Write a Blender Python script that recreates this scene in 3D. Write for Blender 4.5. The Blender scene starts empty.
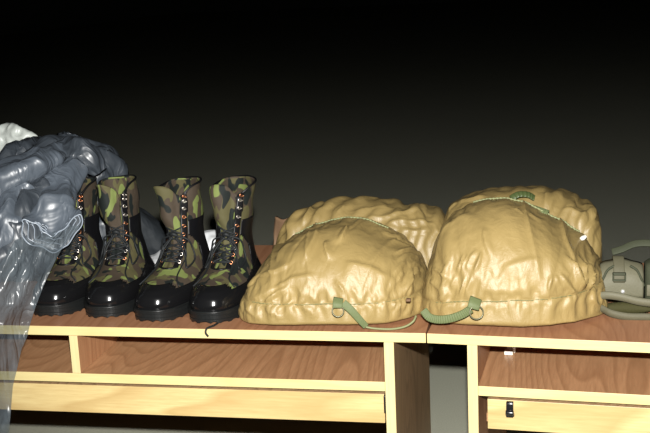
import bpy, math, random
import numpy as np
from mathutils import Vector, Matrix, noise

S = bpy.context.scene
COL = S.collection
PI = math.pi

# ------------------------------------------------------------------ camera, world, flash, exposure
TOP = 0.53                                   # height of the desk tops; x=0,y=0 is the front right corner of the left desk
CAMP = Vector((0.1982, -1.8315, 0.6286 + TOP))
FWD = Vector((-0.19405967, 0.95679977, -0.21650644)).normalized()
RGT = Vector((0.98098809, 0.18887128, -0.04460943)).normalized()
UPV = RGT.cross(FWD).normalized()
FPX = 1079.89
cam_d = bpy.data.cameras.new('camera')
cam_d.sensor_width = 36.0
cam_d.lens = FPX * 36.0 / 650.0
cam_d.clip_end = 200
cam = bpy.data.objects.new('camera', cam_d)
COL.objects.link(cam)
cam.matrix_world = Matrix(((RGT.x, UPV.x, -FWD.x, CAMP.x), (RGT.y, UPV.y, -FWD.y, CAMP.y), (RGT.z, UPV.z, -FWD.z, CAMP.z), (0, 0, 0, 1)))
S.camera = cam

world = bpy.data.worlds.new('night')
S.world = world
world.use_nodes = True
world.node_tree.nodes['Background'].inputs[0].default_value = (0.8, 0.9, 0.7, 1)
world.node_tree.nodes['Background'].inputs[1].default_value = 0.0006

fl_d = bpy.data.lights.new('camera_flash', 'SPOT')
fl_d.energy = 430
fl_d.color = (1.0, 0.985, 0.95)
fl_d.shadow_soft_size = 0.014
fl_d.spot_size = math.radians(62)
fl_d.spot_blend = 0.75
fl = bpy.data.objects.new('camera_flash', fl_d)
COL.objects.link(fl)
fl.location = CAMP + UPV * 0.102 + RGT * 0.006 + FWD * 0.02
aim = (FWD * 1.0 + RGT * 0.06 - UPV * 0.075).normalized()
fl.rotation_euler = aim.to_track_quat('-Z', 'Y').to_euler()

S.view_settings.view_transform = 'Standard'
S.view_settings.look = 'None'
S.view_settings.exposure = 0.0
S.view_settings.gamma = 1.0
S.view_settings.use_curve_mapping = False


def at(px, py, Y):
    """the point of the plane y = Y seen at a given place of the photograph"""
    d = FWD + RGT * ((px - 325) / FPX) - UPV * ((py - 216.5) / FPX)
    return CAMP + d * ((Y - CAMP.y) / d.y)


def onto(px, py, Z=TOP):
    d = FWD + RGT * ((px - 325) / FPX) - UPV * ((py - 216.5) / FPX)
    return CAMP + d * ((Z - CAMP.z) / d.z)


# ------------------------------------------------------------------ materials
def srgb(r, g, b):
    f = lambda c: (c / 255 / 12.92) if c / 255 <= 0.04045 else ((c / 255 + 0.055) / 1.055) ** 2.4
    return (f(r), f(g), f(b), 1)


class NT:
    def __init__(s, name):
        s.m = bpy.data.materials.new(name)
        s.m.use_nodes = True
        s.t = s.m.node_tree
        s.b = s.t.nodes['Principled BSDF']
        s.out = s.t.nodes['Material Output']

    def n(s, kind, **kw):
        nd = s.t.nodes.new(kind)
        for k, v in kw.items():
            if k in nd.bl_rna.properties:
                setattr(nd, k, v)
            else:
                nd.inputs[k.replace('_', ' ')].default_value = v
        return nd

    def l(s, a, b):
        s.t.links.new(a, b)

    def coords(s, scale=(1, 1, 1), rnd=0.0):
        tc = s.n('ShaderNodeTexCoord')
        mp = s.n('ShaderNodeMapping')
        mp.inputs['Scale'].default_value = scale
        src = tc.outputs['Object']
        if rnd:
            oi = s.n('ShaderNodeObjectInfo')
            mu = s.n('ShaderNodeMath', operation='MULTIPLY')
            mu.inputs[1].default_value = rnd
            s.l(oi.outputs['Random'], mu.inputs[0])
            ad = s.n('ShaderNodeVectorMath', operation='ADD')
            s.l(src, ad.inputs[0]); s.l(mu.outputs[0], ad.inputs[1])
            src = ad.outputs[0]
        s.l(src, mp.inputs['Vector'])
        return mp.outputs[0]

    def noise(s, vec, scale, detail=3, rough=0.5, dist=0.0):
        nd = s.n('ShaderNodeTexNoise')
        nd.inputs['Scale'].default_value = scale
        nd.inputs['Detail'].default_value = detail
        nd.inputs['Roughness'].default_value = rough
        nd.inputs['Distortion'].default_value = dist
        s.l(vec, nd.inputs['Vector'])
        return nd.outputs[0]

    def ramp(s, fac, stops, mode='LINEAR'):
        r = s.n('ShaderNodeValToRGB')
        r.color_ramp.interpolation = mode
        e = r.color_ramp.elements
        e[0].position, e[0].color = stops[0]
        e[1].position, e[1].color = stops[-1]
        for p, c in stops[1:-1]:
            k = e.new(p); k.color = c
        s.l(fac, r.inputs[0])
        return r.outputs[0]

    def mix(s, fac, a, b):
        m = s.n('ShaderNodeMix', data_type='RGBA')
        for sock, v in ((m.inputs[0], fac), (m.inputs[6], a), (m.inputs[7], b)):
            if isinstance(v, (tuple, float, int)):
                sock.default_value = v
            else:
                s.l(v, sock)
        return m.outputs[2]

    def bump(s, h, strength=0.3, dist=0.002, prev=None):
        b = s.n('ShaderNodeBump')
        b.inputs['Strength'].default_value = strength
        b.inputs['Distance'].default_value = dist
        s.l(h, b.inputs['Height'])
        if prev is not None:
            s.l(prev, b.inputs['Normal'])
        s.l(b.outputs[0], s.b.inputs['Normal'])
        return b.outputs[0]

    def base(s, c, rough=0.5, spec=0.5, metal=0.0):
        if isinstance(c, tuple):
            s.b.inputs['Base Color'].default_value = c
        else:
            s.l(c, s.b.inputs['Base Color'])
        s.b.inputs['Roughness'].default_value = rough
        s.b.inputs['Specular IOR Level'].default_value = spec
        s.b.inputs['Metallic'].default_value = metal


def plain(name, c, rough=0.5, spec=0.5, metal=0.0, nscale=0, nstr=0.2):
    t = NT(name)
    if nscale:
        v = t.coords()
        f = t.noise(v, nscale, 3)
        dark = tuple(x * 0.8 for x in c[:3]) + (1,)
        t.base(t.mix(f, dark, c), rough, spec, metal)
        t.bump(f, nstr, 0.001)
    else:
        t.base(c, rough, spec, metal)
    return t.m


def wood(name, light, dark, long_axis=0, rings=28, rough=0.4, contrast=0.5, wobble=1.0):
    """laminate with cathedral grain running along long_axis"""
    t = NT(name)
    sc = [5.0, 5.0, 5.0]
    sc[long_axis] = 0.9
    v = t.coords(tuple(sc))
    big = t.noise(v, 0.85 * wobble, 1.5, 0.4, 0.25)
    mu = t.n('ShaderNodeMath', operation='MULTIPLY'); mu.inputs[1].default_value = rings
    t.l(big, mu.inputs[0])
    fr = t.n('ShaderNodeMath', operation='FRACT'); t.l(mu.outputs[0], fr.inputs[0])
    lines = t.ramp(fr.outputs[0], [(0.0, (0, 0, 0, 1)), (0.55, (0.25, 0.25, 0.25, 1)), (0.88, (1, 1, 1, 1)), (1.0, (0.0, 0.0, 0.0, 1))])
    sc2 = [130.0, 130.0, 130.0]
    sc2[long_axis] = 9
    v2 = t.coords(tuple(sc2))
    fine = t.noise(v2, 1.6, 3, 0.6)
    finer = t.ramp(fine, [(0.35, (0, 0, 0, 1)), (0.7, (1, 1, 1, 1))])
    mid = tuple(l * (1 - contrast) + d * contrast for l, d in zip(light[:3], dark[:3])) + (1,)
    c1 = t.mix(lines, light, mid)
    m2 = t.n('ShaderNodeMath', operation='MULTIPLY'); m2.inputs[1].default_value = 0.55 * contrast + 0.15
    t.l(finer, m2.inputs[0])
    c2 = t.mix(m2.outputs[0], c1, dark)
    t.base(c2, rough, 0.4)
    t.bump(fine, 0.12, 0.0006)
    return t.m


def camo():
    t = NT('camouflage_cloth')
    v = t.coords((1, 1, 0.5), rnd=3.0)
    n1 = t.noise(v, 34, 1.5, 0.4, 0.5)
    n2 = t.noise(v, 27, 1.2, 0.4, 0.8)
    n3 = t.noise(v, 39, 1.2, 0.45, 0.6)
    va = t.n('ShaderNodeVectorMath', operation='ADD'); va.inputs[1].default_value = (7.3, 2.1, 4.4)
    t.l(v, va.inputs[0]); n2 = t.noise(va.outputs[0], 30, 1.2, 0.4, 0.8)
    vb = t.n('ShaderNodeVectorMath', operation='ADD'); vb.inputs[1].default_value = (1.3, 9.1, 6.4)
    t.l(v, vb.inputs[0]); n3 = t.noise(vb.outputs[0], 38, 1.2, 0.4, 0.6)
    brown = (0.050, 0.037, 0.025, 1); olive = (0.078, 0.070, 0.030, 1)
    lime = (0.14, 0.17, 0.050, 1); dark = (0.008, 0.011, 0.010, 1)
    step = lambda x, p: t.ramp(x, [(p - 0.006, (0, 0, 0, 1)), (p + 0.006, (1, 1, 1, 1))])
    c = t.mix(step(n1, 0.53), brown, olive)
    c = t.mix(step(n3, 0.585), c, dark)
    c = t.mix(step(n2, 0.622), c, lime)
    t.base(c, 0.75, 0.25)
    w = t.noise(t.coords((1, 1, 1)), 900, 1)
    w2 = t.noise(t.coords((1, 1, 1)), 60, 3)
    b = t.bump(w2, 0.5, 0.003)
    t.bump(w, 0.25, 0.0006, b)
    return t.m


def nylon(name, c, dark, hi):
    t = NT(name)
    v = t.coords((1, 1, 1), rnd=2.0)
    f = t.noise(v, 9, 3, 0.6)
    col = t.mix(f, dark, c)
    t.base(col, 0.48, 0.6)
    t.b.inputs['Sheen Weight'].default_value = 0.0
    t.b.inputs['Sheen Roughness'].default_value = 0.35
    t.b.inputs['Sheen Tint'].default_value = hi
    # creases that pull in one direction, then small crumple, then the ribs of the weave
    va = t.coords((22, 22, 8), rnd=2.0)
    a = t.noise(va, 1.4, 3, 0.55, 1.6)
    ar = t.ramp(a, [(0.40, (0, 0, 0, 1)), (0.5, (1, 1, 1, 1)), (0.60, (0, 0, 0, 1))])
    b = t.bump(ar, 0.10, 0.003)
    s = t.noise(v, 110, 5, 0.7, 0.8)
    b = t.bump(s, 0.30, 0.0018, b)
    wv = t.n('ShaderNodeTexWave'); wv.inputs['Scale'].default_value = 260; wv.inputs['Distortion'].default_value = 3
    t.l(v, wv.inputs['Vector'])
    t.bump(wv.outputs[1], 0.10, 0.0006, b)
    return t.m


def poly(name, c, dark, alpha, rough=0.28, bump=0.6, spec=0.75):
    """thin grey polythene: part clear, part milky, glossy"""
    t = NT(name)
    v = t.coords((1, 1, 1))
    f = t.noise(v, 12, 4, 0.6)
    t.base(t.mix(f, dark, c), rough, spec)
    va = t.coords((38, 26, 5) if alpha < 1 else (22, 22, 9))
    if alpha < 1:
        va.node.inputs['Rotation'].default_value = (0, math.radians(-24), 0)
    a = t.noise(va, 1.0, 2.5, 0.5, 0.7)
    ar = t.ramp(a, [(0.36, (0, 0, 0, 1)), (0.5, (1, 1, 1, 1)), (0.64, (0, 0, 0, 1))])
    b = t.bump(ar, bump, 0.005)
    s = t.noise(v, 55, 3, 0.6, 0.5)
    t.bump(s, 0.07, 0.003, b)
    if alpha < 1:
        tr = t.n('ShaderNodeBsdfTransparent'); tr.inputs[0].default_value = (0.80, 0.83, 0.85, 1)
        mx = t.n('ShaderNodeMixShader')
        fa = t.ramp(f, [(0.3, (alpha - 0.12,) * 3 + (1,)), (0.7, (alpha + 0.15,) * 3 + (1,))])
        t.l(fa, mx.inputs[0]); t.l(tr.outputs[0], mx.inputs[1]); t.l(t.b.outputs[0], mx.inputs[2])
        t.l(mx.outputs[0], t.out.inputs[0])
    return t.m


M = {}
M['edge'] = wood('pale_edge_band', (0.62, 0.52, 0.25, 1), (0.50, 0.38, 0.15, 1), 0, 10, 0.45, 0.35)
M['edge_v'] = wood('pale_edge_band_upright', (0.62, 0.52, 0.27, 1), (0.48, 0.37, 0.16, 1), 2, 8, 0.45, 0.35)
M['board'] = wood('pale_beech_front', (0.60, 0.47, 0.22, 1), (0.40, 0.26, 0.10, 1), 0, 11, 0.42, 0.65, 1.3)
M['top'] = wood('brown_desk_laminate', (0.39, 0.19, 0.098, 1), (0.24, 0.10, 0.045, 1), 1, 40, 0.5, 0.5)
M['shelf'] = wood('brown_shelf_laminate', (0.46, 0.25, 0.125, 1), (0.24, 0.115, 0.05, 1), 1, 46, 0.40, 0.5)
M['side'] = wood('dark_side_laminate', (0.42, 0.27, 0.14, 1), (0.19, 0.12, 0.055, 1), 2, 30, 0.5, 0.6)
M['side_in'] = wood('inner_side_laminate', (0.42, 0.22, 0.11, 1), (0.25, 0.11, 0.05, 1), 2, 14, 0.45, 0.6)
M['black_plastic'] = plain('black_plastic', (0.008, 0.008, 0.009, 1), 0.25, 0.6)
M['white_plastic'] = plain('white_plastic', (0.7, 0.68, 0.6, 1), 0.4)
M['camo'] = camo()
M['leather'] = plain('polished_black_leather', (0.006, 0.006, 0.0065, 1), 0.17, 0.55)
M['leather_soft'] = plain('black_leather', (0.006, 0.006, 0.007, 1), 0.38, 0.25, 0, 120, 0.3)
M['rubber'] = plain('black_rubber', (0.010, 0.011, 0.011, 1), 0.36, 0.4, 0, 200, 0.2)
M['lace'] = plain('black_lace', (0.011, 0.013, 0.014, 1), 0.6, 0.3, 0, 500, 0.4)
M['lining'] = plain('dark_lining', (0.018, 0.017, 0.014, 1), 0.8, 0.2)
M['steel'] = plain('eyelet_metal', (0.55, 0.50, 0.45, 1), 0.28, 0.5, 1.0)
M['brass'] = plain('coppery_eyelet', (0.55, 0.24, 0.12, 1), 0.3, 0.5, 1.0)
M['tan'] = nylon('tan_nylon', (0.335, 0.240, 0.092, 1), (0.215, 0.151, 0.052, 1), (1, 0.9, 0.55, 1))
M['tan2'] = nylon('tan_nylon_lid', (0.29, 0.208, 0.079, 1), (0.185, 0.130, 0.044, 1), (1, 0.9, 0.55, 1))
M['brownfab'] = plain('brown_cloth', (0.17, 0.10, 0.055, 1), 0.7, 0.3, 0, 90, 0.4)
M['green'] = plain('green_webbing', (0.12, 0.145, 0.060, 1), 0.6, 0.3, 0, 400, 0.4)
M['green_pale'] = plain('pale_green_cord', (0.20, 0.21, 0.10, 1), 0.6, 0.3)
M['green_dark'] = plain('dark_green_buckle', (0.055, 0.075, 0.025, 1), 0.4, 0.5)
M['ring'] = plain('olive_painted_ring', (0.11, 0.105, 0.055, 1), 0.35, 0.5, 0.3)
M['poly'] = poly('grey_polythene_bundle', (0.052, 0.063, 0.076, 1), (0.022, 0.027, 0.034, 1), 1, 0.43, 0.45, 1.0)
M['poly_roll'] = poly('grey_polythene_roll', (0.105, 0.125, 0.152, 1), (0.050, 0.062, 0.077, 1), 1, 0.42, 0.4, 1.0)
M['poly_shaded'] = poly('shaded_polythene', (0.020, 0.024, 0.028, 1), (0.012, 0.015, 0.018, 1), 1, 0.7, 0.3, 0.25)  # same grey polythene, darkened in its colour for the shadow of the boots
M['poly_sheet'] = poly('clear_grey_polythene', (0.20, 0.235, 0.26, 1), (0.12, 0.145, 0.165, 1), 0.34, 0.26, 0.5)
M['poly_edge'] = plain('polythene_edge', (0.26, 0.30, 0.35, 1), 0.3, 0.6)
M['white_cloth'] = plain('white_cloth', (0.80, 0.82, 0.84, 1), 0.7, 0.3, 0, 40, 0.3)
M['wrap'] = plain('white_wrapping', (0.62, 0.66, 0.62, 1), 0.35, 0.5, 0, 60, 1.0)
M['pouch'] = plain('grey_green_canvas', (0.095, 0.088, 0.053, 1), 0.65, 0.3, 0, 300, 0.4)
M['pouch_pale'] = plain('pale_green_canvas', (0.125, 0.118, 0.075, 1), 0.6, 0.3, 0, 300, 0.4)
M['pouch_dark'] = plain('dark_green_canvas', (0.045, 0.05, 0.028, 1), 0.7, 0.3, 0, 300, 0.4)
M['moss'] = plain('dark_olive_webbing', (0.045, 0.042, 0.014, 1), 0.8, 0.2, 0, 250, 1.0)
M['seam'] = plain('olive_seam_piping', (0.17, 0.155, 0.065, 1), 0.6, 0.3)
M['snap'] = plain('snap_metal', (0.85, 0.85, 0.85, 1), 0.25, 0.5, 0.6)

ft = NT('grey_carpet')
fv = ft.coords()
f1 = ft.noise(fv, 260, 3, 0.7)
f2 = ft.noise(fv, 1.3, 3, 0.5)
fc = ft.mix(f2, (0.54, 0.55, 0.43, 1), (0.64, 0.64, 0.51, 1))
fc = ft.mix(f1, tuple([0.37, 0.37, 0.29, 1]), fc)
ft.base(fc, 0.9, 0.15)
ft.bump(f1, 0.5, 0.003)
M['floor'] = ft.m


# ------------------------------------------------------------------ mesh helpers
def obj(name, V, F, mat, parent=None, smooth=True, bevel=0, solid=0, sub=0, mats=None):
    me = bpy.data.meshes.new(name)
    me.from_pydata([tuple(v) for v in V], [], [tuple(f) for f in F])
    me.update()
    o = bpy.data.objects.new(name, me)
    COL.objects.link(o)
    me.materials.append(mat)
    if mats:
        for m in mats:
            me.materials.append(m)
    if smooth:
        me.polygons.foreach_set('use_smooth', [True] * len(me.polygons))
    if parent:
        o.parent = parent
    if solid:
        md = o.modifiers.new('thickness', 'SOLIDIFY'); md.thickness = abs(solid); md.offset = 1 if solid > 0 else -1
    if bevel:
        md = o.modifiers.new('bevel', 'BEVEL'); md.width = bevel; md.segments = 2; md.limit_method = 'ANGLE'
    if sub:
        md = o.modifiers.new('sub', 'SUBSURF'); md.levels = sub; md.render_levels = sub
    return o


def thing(name, label, cat, loc, rotz=0, group=None):
    o = bpy.data.objects.new(name, None)
    COL.objects.link(o)
    o.location = loc
    o.rotation_euler = (0, 0, rotz)
    o.empty_display_size = 0.05
    o['label'] = label; o['category'] = cat
    if group:
        o['group'] = group
    return o


def tag(o, label, cat, group=None):
    o['label'] = label; o['category'] = cat
    if group:
        o['group'] = group
    return o


def box(x0, x1, y0, y1, z0, z1):
    V = [(x, y, z) for x in (x0, x1) for y in (y0, y1) for z in (z0, z1)]
    F = [(0, 1, 3, 2), (4, 6, 7, 5), (0, 4, 5, 1), (2, 3, 7, 6), (0, 2, 6, 4), (1, 5, 7, 3)]
    return V, F


def grid_faces(n, m, close_m=False, off=0):
    F = []
    for i in range(n - 1):
        for j in range(m if close_m else m - 1):
            j2 = (j + 1) % m
            F.append((off + i * m + j, off + i * m + j2, off + (i + 1) * m + j2, off + (i + 1) * m + j))
    return F


def smoothline(pts, n):
    """Catmull-Rom through pts"""
    P = [Vector(p) for p in pts]
    if len(P) < 3:
        return [P[0].lerp(P[-1], k / (n - 1)) for k in range(n)]
    Q = [P[0] * 2 - P[1]] + P + [P[-1] * 2 - P[-2]]
    out = []
    for k in range(n):
        t = k / (n - 1) * (len(P) - 1)
        i = min(int(t), len(P) - 2); u = t - i
        a, b, c, d = Q[i], Q[i + 1], Q[i + 2], Q[i + 3]
        out.append(0.5 * ((2 * b) + (c - a) * u + (2 * a - 5 * b + 4 * c - d) * u * u + (3 * b - a - 3 * c + d) * u ** 3))
    return out


def tube(pts, r, n=24, seg=8, closed=False, rfun=None):
    L = smoothline(pts, n) if n else [Vector(p) for p in pts]
    V, F = [], []
    up = Vector((0, 0, 1)); prev = None
    N = len(L)
    for k, p in enumerate(L):
        a = L[(k - 1) % N] if (closed or k > 0) else p
        b = L[(k + 1) % N] if (closed or k < N - 1) else p
        t = (b - a).normalized()
        if prev is None:
            s = t.cross(up)
            if s.length < 0.1:
                s = t.cross(Vector((1, 0, 0)))
        else:
            s = prev - t * prev.dot(t)
        s.normalize(); prev = s
        w = s.cross(t)
        rr = rfun(k / (N - 1)) if rfun else r
        for j in range(seg):
            an = 2 * PI * j / seg
            V.append(p + s * math.cos(an) * rr + w * math.sin(an) * rr)
    F = grid_faces(N, seg, True)
    if closed:
        F += [((N - 1) * seg + j, (N - 1) * seg + (j + 1) % seg, (j + 1) % seg, j) for j in range(seg)]
    else:
        F.append(tuple(range(seg))[::-1]); F.append(tuple((N - 1) * seg + j for j in range(seg)))
    return V, F


def ribbon(pts, width, normal, n=40, th=0.0016, rib=0.0, nrib=30, wfun=None):
    """flat webbing; normal = the way its broad face looks"""
    L = smoothline(pts, n)
    nn = Vector(normal).normalized()
    V = []
    for k, p in enumerate(L):
        a = L[max(k - 1, 0)]; b = L[min(k + 1, n - 1)]
        t = (b - a).normalized()
        s = t.cross(nn).normalized()
        m = s.cross(t).normalized()
        u = k / (n - 1)
        w = (wfun(u) if wfun else 1) * width / 2
        h = th / 2 + rib * (0.5 + 0.5 * math.cos(u * nrib * 2 * PI))
        V += [p - s * w + m * h * 0.6, p - s * w * 0.8 + m * h, p + s * w * 0.8 + m * h, p + s * w + m * h * 0.6, p + s * w - m * th / 2, p - s * w - m * th / 2]
    F = grid_faces(n, 6, True)
    F.append(tuple(range(6))[::-1]); F.append(tuple((n - 1) * 6 + j for j in range(6)))
    return V, F


def join(*parts):
    V, F = [], []
    for v, f in parts:
        o = len(V); V += list(v); F += [tuple(i + o for i in q) for q in f]
    return V, F


def shift(vf, o):
    return [Vector(v) - Vector(o) for v in vf[0]], vf[1]


def torus(c, R, r, axis, n=20, seg=8, sx=1.0, sy=1.0):
    ax = Vector(axis).normalized()
    a = ax.orthogonal().normalized(); b = ax.cross(a)
    pts = [Vector(c) + a * R * sx * math.cos(2 * PI * k / n) + b * R * sy * math.sin(2 * PI * k / n) for k in range(n)]
    return tube(pts, r, 0, seg, True)


# ------------------------------------------------------------------ the floor
V, F = box(-14, 14, -4, 40, -0.05, 0)
fo = obj('floor', V, F, M['floor'], smooth=False)
fo['kind'] = 'structure'

# ------------------------------------------------------------------ desks
T = 0.018
ZS = 0.0945       # shelf top below desk top
ZK, HK = 0.1199, 0.0567
DEP = 0.633


def desk(name, label, loc, rz, width, x_right_inner, partition=None, left_end=0.0581, side=-1, DEP=0.633):
    """origin = front corner at the top; side=-1: the desk runs to the left of it, +1: to the right"""
    d = thing('computer_desk', label, 'desk', (loc[0], loc[1], 0), rz, 'two computer desks side by side')
    X0, X1 = (-width, 0) if side < 0 else (0, width)
    eb = 0.0012
    o = obj('desktop', *box(X0, X1, eb, DEP, TOP - T, TOP), M['top'], d, False, 0.0006)
    e = obj('edge_band', *box(X0, X1, 0, eb - 0.0001, TOP - T, TOP - 0.0002), M['edge'], o, False, 0.0008); e['label'] = 'pale yellow edge band along the desk front'
    PD = DEP - 0.033
    pl, pr = X0 + left_end, X1 - left_end
    for a, b, outer in ((pl, pl + T, -1), (pr - T, pr, 1)):
        p = obj('side_panel', *box(a, b, eb, PD, 0, TOP - T - 0.0004), M['side'], d, False, mats=[M['side_in']])
        for poly_ in p.data.polygons:
            if poly_.normal.x * outer < -0.5:
                poly_.material_index = 1
        e = obj('edge_band', *box(a, b, 0, eb - 0.0001, 0, TOP - T - 0.0006), M['edge_v'], p, False, 0.0006); e['label'] = 'pale upright edge band'
    g = 0.0004
    s = obj('shelf', *box(pl + T + g, pr - T - g, eb, 0.46, TOP - ZS - T, TOP - ZS), M['shelf'], d, False)
    obj('edge_band', *box(pl + T + g, pr - T - g, 0, eb - 0.0001, TOP - ZS - T, TOP - ZS), M['edge'], s, False, 0.0008)
    k = obj('keyboard_tray', *box(pl + T + 0.012, pr - T - 0.012, 0.024, 0.40, TOP - ZK - HK + 0.006, TOP - ZK - HK + 0.022), M['shelf'], d, False)
    obj('tray_front', *box(pl + T + 0.004 + (0.012 if side > 0 else 0), pr - T - 0.003, 0.005, 0.0232, TOP - ZK - HK, TOP - ZK), M['board'], d, False, 0.0007)
    tf = d.children[-1] if False else bpy.data.objects[[o_.name for o_ in COL.objects if o_.name.startswith('tray_front')][-1]]
    tf.data.materials.append(M['side'])
    for poly_ in tf.data.polygons:
        if poly_.normal.z > 0.5:
            poly_.material_index = 1
    back = obj('back_rail', *box(pl + T + g, pr - T - g, PD - 0.04, PD - 0.025, TOP - T - 0.10, TOP - T - g), M['side'], d, False)
    if partition is not None:
        q = obj('partition', *box(partition, partition + T * 0.93, eb, 0.44, TOP - ZS + g, TOP - T - g), M['side_in'], d, False)
        obj('edge_band', *box(partition, partition + T * 0.93, 0, eb - 0.0001, TOP - ZS + g, TOP - T - g), M['edge_v'], q, False, 0.0006)
    return d, pl, pr


deskL, plL, prL = desk('deskL', 'left computer desk, carrying the boots, the plastic and one tan bag', (0, 0), 0, 1.50, 0, -0.6829)
deskR, plR, prR = desk('deskR', 'right computer desk with black latch under shelf, cut by the frame edge', (0.0024, -0.0006), -0.070, 0.95, 0, None, 0.0714, 1, 0.52)
# small fittings
o = obj('shelf_bracket', *join(box(prL - T - 0.010, prL - T - 0.0005, 0.10, 0.112, TOP - T - 0.014, TOP - T - 0.0008)), M['white_plastic'], deskL, False, 0.001)
o['label'] = 'small white bracket'
hR = plR + T
o = obj('shelf_bracket', *join(box(hR + 0.030, hR + 0.046, 0.165, 0.180, TOP - ZS + 0.0005, TOP - ZS + 0.008), box(hR + 0.034, hR + 0.050, 0.18, 0.19, TOP - ZS + 0.0005, TOP - ZS + 0.014)), M['white_plastic'], deskR, False, 0.001)
o['label'] = 'small white bracket'


def latch(x, z0, z1, par):
    pts = []
    vf = join(box(x - 0.0062, x + 0.0062, -0.004, 0.0046, z0, z1), box(x - 0.0075, x + 0.0075, 0.0015, 0.0046, z0 - 0.001, z0 + 0.006), tube([(x - 0.007, -0.004, z0 + 0.009), (x + 0.007, -0.004, z0 + 0.009)], 0.0048, 2, 14), tube([(x - 0.006, -0.002, z1 - 0.003), (x + 0.006, -0.002, z1 - 0.003)], 0.003, 2, 12))
    return obj('tray_latch', *vf, M['black_plastic'], par, True, 0.0008)


latch(hR + 0.056, TOP - ZK - 0.029, TOP - ZK - 0.001, deskR)
obj('tray_latch', *box(prL - T - 0.0034, prL - T - 0.0004, -0.003, 0.02, TOP - ZK - 0.034, TOP - ZK - 0.001), M['black_plastic'], deskL, True, 0.0008)


# ------------------------------------------------------------------ combat boots
FP = [  # z, y front, y back, half width
    (0.020, -0.198, 0.072, 0.0475), (0.034, -0.201, 0.074, 0.049), (0.048, -0.196, 0.073, 0.0485), (0.058, -0.186, 0.071, 0.0475),
    (0.066, -0.168, 0.070, 0.0465), (0.0715, -0.143, 0.069, 0.0455), (0.080, -0.114, 0.067, 0.044), (0.092, -0.090, 0.063, 0.0425),
    (0.108, -0.073, 0.058, 0.0400), (0.125, -0.062, 0.055, 0.0375), (0.145, -0.058, 0.054, 0.0365), (0.170, -0.054, 0.056, 0.0375),
    (0.205, -0.056, 0.059, 0.0405), (0.245, -0.060, 0.062, 0.0430)]
FPa = np.array(FP)
FPa[:, 3] *= np.interp(FPa[:, 0], [0.05, 0.08, 0.12, 0.17, 0.245], [1.15, 0.94, 0.87, 0.92, 0.91])
FPa[-2, 1:3] = (-0.052, 0.048)
FPa[-1, 1:3] = (-0.050, 0.036)
FPa[:, 0] = np.where(FPa[:, 0] > 0.1, 0.1 + (FPa[:, 0] - 0.1) * 1.0, FPa[:, 0])
arc = np.concatenate([[0], np.cumsum(np.hypot(np.diff(FPa[:, 0]), np.diff(FPa[:, 1])))])
arc /= arc[-1]


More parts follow.
